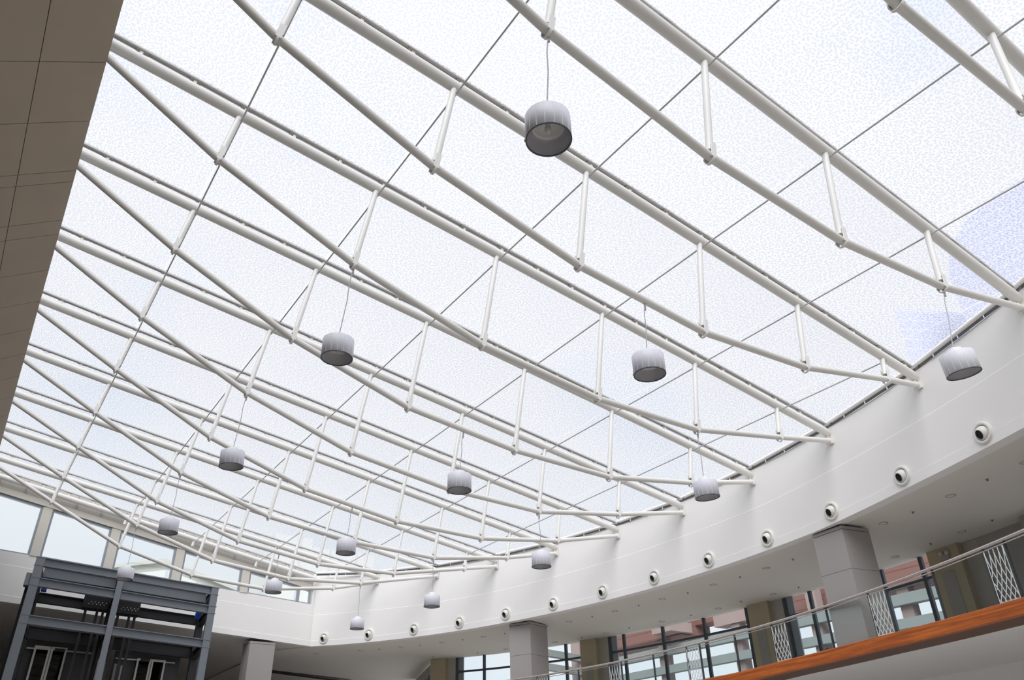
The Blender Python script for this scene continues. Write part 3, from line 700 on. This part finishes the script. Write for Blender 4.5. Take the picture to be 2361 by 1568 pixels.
for u, z in ((.36, 6.62), (5.78, 6.28)): lbox(u, u + .17, .75, 1.0, z, z + .25, 'buffer_bracket', 'blue')
lbox(5.98, 6.04, .3, .36, 6.52, 6.58, 'indicator', 'bolt')
lbox(-.16, .0, -.1, .3, 6.55, 6.95, 'junction_plate', 'lift'); lbox(-.10, .0, .2, .5, -1.6, 6.9, 'conduit', 'liftdark')
for q, (u0, zt_) in enumerate(((.25, 5.3), (3.25, 5.2))):       # landing fronts
    lbox(u0 + .05, u0 + 2.5, 2.75, 2.82, -1.6, zt_ + .02, 'landing_panel', 'liftwall')
    hb = lbox(u0 + .1, u0 + 2.3, 2.58, 2.70, zt_ - .28, zt_ - .24, 'door_track', 'doorframe'); lbox(u0 + 1.0, u0 + 1.35, 2.55, 2.6, zt_ - .3, zt_ - .2, 'track_motor', 'dark', hb)
    lbox(u0 + (2.5 if q == 0 else .1), u0 + (2.65 if q == 0 else .25), 2.2, 2.4, -1.6, zt_ - .5, 'counterweight_rail', 'pier')
    lbox(u0 + (2.75 if q == 0 else .32), u0 + (2.87 if q == 0 else .44), 2.2, 2.4, -1.6, zt_ - .55, 'counterweight_rail', 'pier')
    d = thing('lift_entrance', 'pale framed glass lift door in the %s bay of the dark lift tower' % ('left' if q == 0 else 'right'), 'lift door', loc=lt(u0 + 1.1, 2.66, 2.8), group='lift landing doors')
    ua = .60 if q == 0 else 4.13; zt2 = zt_ - .16 if q == 0 else zt_ - .2
    ub = ua + 1.06
    for x0, x1 in ((ua, (ua + ub) / 2 - .01), ((ua + ub) / 2 + .01, ub)):
        fr = lbox(x0, x0 + .07, 2.56, 2.62, 2.7, zt2, 'leaf_frame', 'doorframe', d)
        lbox(x1 - .07, x1, 2.56, 2.62, 2.7, zt2, 'leaf_frame', 'doorframe', d); lbox(x0 + .07, x1 - .07, 2.56, 2.62, zt2 - .08, zt2, 'leaf_frame', 'doorframe', d)
        lbox(x0 + .07, x1 - .07, 2.59, 2.60, 2.7, zt2 - .08, 'leaf_glass', 'darkglass', d)
for a_, lab in ((-7.55, 'small dark rounded object on the gallery edge behind clear balustrade glass'), (-5.95, 'small dark rounded object on the gallery edge behind the white lattice panel')):
    m_ = MB(); m_.lathe([(.11, 0), (.115, .06), (.10, .11), (.07, .15), (.03, .175), (0, .18)], 20, arc(a_, .42, zg(a_) - .03)); tag(m_.build('dark_dome', 'post'), lab, 'object', 'dark objects at the gallery edge', 'thing')
# ------------------------------------------------------------------ outside
pg = thing('red_brown_building', 'red brown building with mauve posts and grey beams outside the gallery windows', 'building', loc=(33, 26, -1.6))
for y in (13.4, 17.95, 22.35, 26.95, 32.2, 37.0):
    m_ = MB(); m_.box((31.8, y - .26, -1.6), (32.3, y + .26, 8.2)); m_.build('post', 'mauve', pg)
for z0, z1 in ((6.52, 6.95), (5.62, 6.0), (4.7, 5.08), (3.8, 4.15)):
    m_ = MB(); m_.box((31.55, 8, z0), (31.95, 38.5, z1)); m_.build('rail_beam', 'beam', pg)
for ya, yb_, z0, z1, x0 in ((30.5, 38.3, 7.38, 9.6, 31.6), (12, 20.2, 7.25, 9.4, 31.6), (20.2, 25.0, 7.05, 9.4, 32.6), (25.0, 31.2, 7.93, 9.9, 32.8)):
    m_ = MB(); m_.box((x0, ya, z0), (33.9, yb_, z1)); m_.build('canopy_slab', 'red', pg)
m_ = MB(); m_.box((30.6, 30.2, 7.45), (32.2, 31.6, 7.95)); m_.build('balcony', 'mauve', pg)
m_ = MB(); m_.tube([(30.65, 30.25, 8.3), (32.2, 31.9, 8.3)], .03, 8); m_.tube([(30.65, 30.25, 7.9), (30.65, 30.25, 8.3)], .03, 8); m_.build('balcony_rail', 'beam', pg)
m_ = MB(); m_.box((31.7, 26.2, 7.35), (32.6, 28.2, 8.3)); m_.build('post_head', 'mauve', pg)
for z in (7.38, 6.62):
    m_ = MB(); m_.bar((28.6, 38.4, z), (32.0, 39.3, z), .35, .36); m_.build('cross_beam', 'beam', pg)
m_ = MB(); m_.box((31.7, 39.2, -1.6), (32.2, 40.0, 9.5)); m_.build('post', 'mauve', pg)
gb = thing('gabled_building', 'pale green building with low gabled roof seen through the clerestory windows', 'building', loc=(11, 60, -1.6))
m_ = MB(); m_.prism([(4.5, 60, -1.6), (17.2, 60, -1.6), (17.2, 60, 13.75), (10.9, 60, 15.35), (4.5, 60, 13.9)], (0, 14, 0)); m_.build('wall', 'gable', gb)
m_ = MB(); m_.prism([(4.2, 59.7, 13.85), (10.9, 59.7, 15.55), (17.5, 59.7, 13.72), (17.5, 59.7, 13.55), (10.9, 59.7, 15.3), (4.2, 59.7, 13.65)], (0, 15, 0)); m_.build('roof', 'gable', gb)
m_ = MB(); m_.prism([(8.2, 59.4, -1.6), (13.6, 59.4, -1.6), (13.6, 59.4, 14.0), (11.1, 59.4, 14.72), (8.2, 59.4, 14.0)], (0, .5, 0)); m_.build('porch', 'pale', gb)
wb = thing('white_building', 'pale plain building seen through the last clerestory window', 'building', loc=(20, 58, -1.6))
m_ = MB(); m_.box((18.0, 58, -1.6), (21.0, 64, 18)); m_.build('wall', 'pale', wb); m_ = MB(); m_.box((21.0, 57.4, -1.6), (26, 64, 17.2)); m_.build('wing', 'pale', wb)
tb = thing('lavender_block', 'lavender clad block with straight top showing through the roof cushions', 'building', loc=(36, 14, -1.6))
m_ = MB(); m_.prism([(34, 15.67, -1.6), (37.5, 13.95, -1.6), (42.3, 15.6, -1.6), (38.6, 17.7, -1.6)], (0, 0, 22.1)); m_.build('wall', 'tower', tb)
rt = thing('round_topped_tower', 'lavender tower with rounded top showing through the roof cushions', 'building', loc=(39, 8, -1.6))
m_ = MB(); m_.prism([(34, 12.8, -1.6), (34, 12.75, 20.7), (34, 12.3, 21.9), (34, 11.3, 22.9), (34, 9.8, 23.35), (34, 7.5, 23.5), (34, 3, 23.2), (34, 3, -1.6)], (9, 0, 0)); m_.build('wall', 'tower', rt)
# ------------------------------------------------------------------ sky, sun, camera
w = bpy.data.worlds.new('overcast_sky'); bpy.context.scene.world = w; w.use_nodes = True; nt = w.node_tree; nt.nodes.clear()
out = nt.nodes.new('ShaderNodeOutputWorld'); bg = nt.nodes.new('ShaderNodeBackground'); nt.links.new(bg.outputs[0], out.inputs[0])
tc = nt.nodes.new('ShaderNodeTexCoord'); sep = nt.nodes.new('ShaderNodeSeparateXYZ'); nt.links.new(tc.outputs['Generated'], sep.inputs[0])
rp = nt.nodes.new('ShaderNodeValToRGB'); e = rp.color_ramp.elements
e[0].position = 0.; e[0].color = (.55, .55, .55, 1); e[1].position = 1.; e[1].color = (1., 1., 1., 1)
for pos, c in ((.49, (.55, .56, .57, 1)), (.505, (.64, .695, .74, 1)), (.62, (.62, .66, .695, 1)), (.72, (.72, .735, .76, 1))):
    q = e.new(pos); q.color = c
nt.links.new(math_node(nt, 'MULTIPLY_ADD', sep.outputs[2], .5), rp.inputs[0])
rp.inputs[0].links[0].from_node.inputs[2].default_value = .5
nz = nt.nodes.new('ShaderNodeTexNoise'); nz.inputs['Scale'].default_value = 3.2; nz.inputs['Detail'].default_value = 5; nt.links.new(tc.outputs['Generated'], nz.inputs['Vector'])
mr = nt.nodes.new('ShaderNodeMapRange'); mr.inputs['From Min'].default_value = .52; mr.inputs['From Max'].default_value = .72; nt.links.new(nz.outputs['Fac'], mr.inputs['Value'])
mx = nt.nodes.new('ShaderNodeMix'); mx.data_type = 'RGBA'; mx.blend_type = 'MULTIPLY'; mx.inputs['B'].default_value = (.80, .89, 1.02, 1)
nt.links.new(mr.outputs[0], mx.inputs['Factor']); nt.links.new(rp.outputs[0], mx.inputs['A']); nt.links.new(mx.outputs['Result'], bg.inputs[0])
bg.inputs[1].default_value = 1.3
sun = bpy.data.lights.new('hazy_sun', 'SUN'); sun.energy = 4.3; sun.angle = math.radians(50); sun.color = (1, .985, .96)
so = bpy.data.objects.new('hazy_sun', sun); col.objects.link(so)
so.rotation_euler = V((.50, .52, -.69)).to_track_quat('-Z', 'Y').to_euler(); so.location = (-10, -15, 30)
cam = bpy.data.cameras.new('camera'); co = bpy.data.objects.new('camera', cam); col.objects.link(co)
cam.sensor_width = 36; cam.sensor_fit = 'HORIZONTAL'; cam.lens = 27.16724; cam.clip_end = 500
R3 = Matrix(((.82787131, -.27083724, -.49119880), (-.56041877, -.43631952, -.70395743), (-.02366174, .85806320, -.51299869)))
co.matrix_world = R3.to_4x4()
bpy.context.scene.camera = co
for o in list(bpy.context.scene.objects):
    if o.parent is None and o.type != 'LIGHT': o.location.z += Z0
sc = bpy.context.scene
sc.view_settings.view_transform = 'Standard'; sc.view_settings.look = 'None'; sc.view_settings.gamma = 1; sc.view_settings.use_curve_mapping = False
sc.view_settings.exposure = 0.
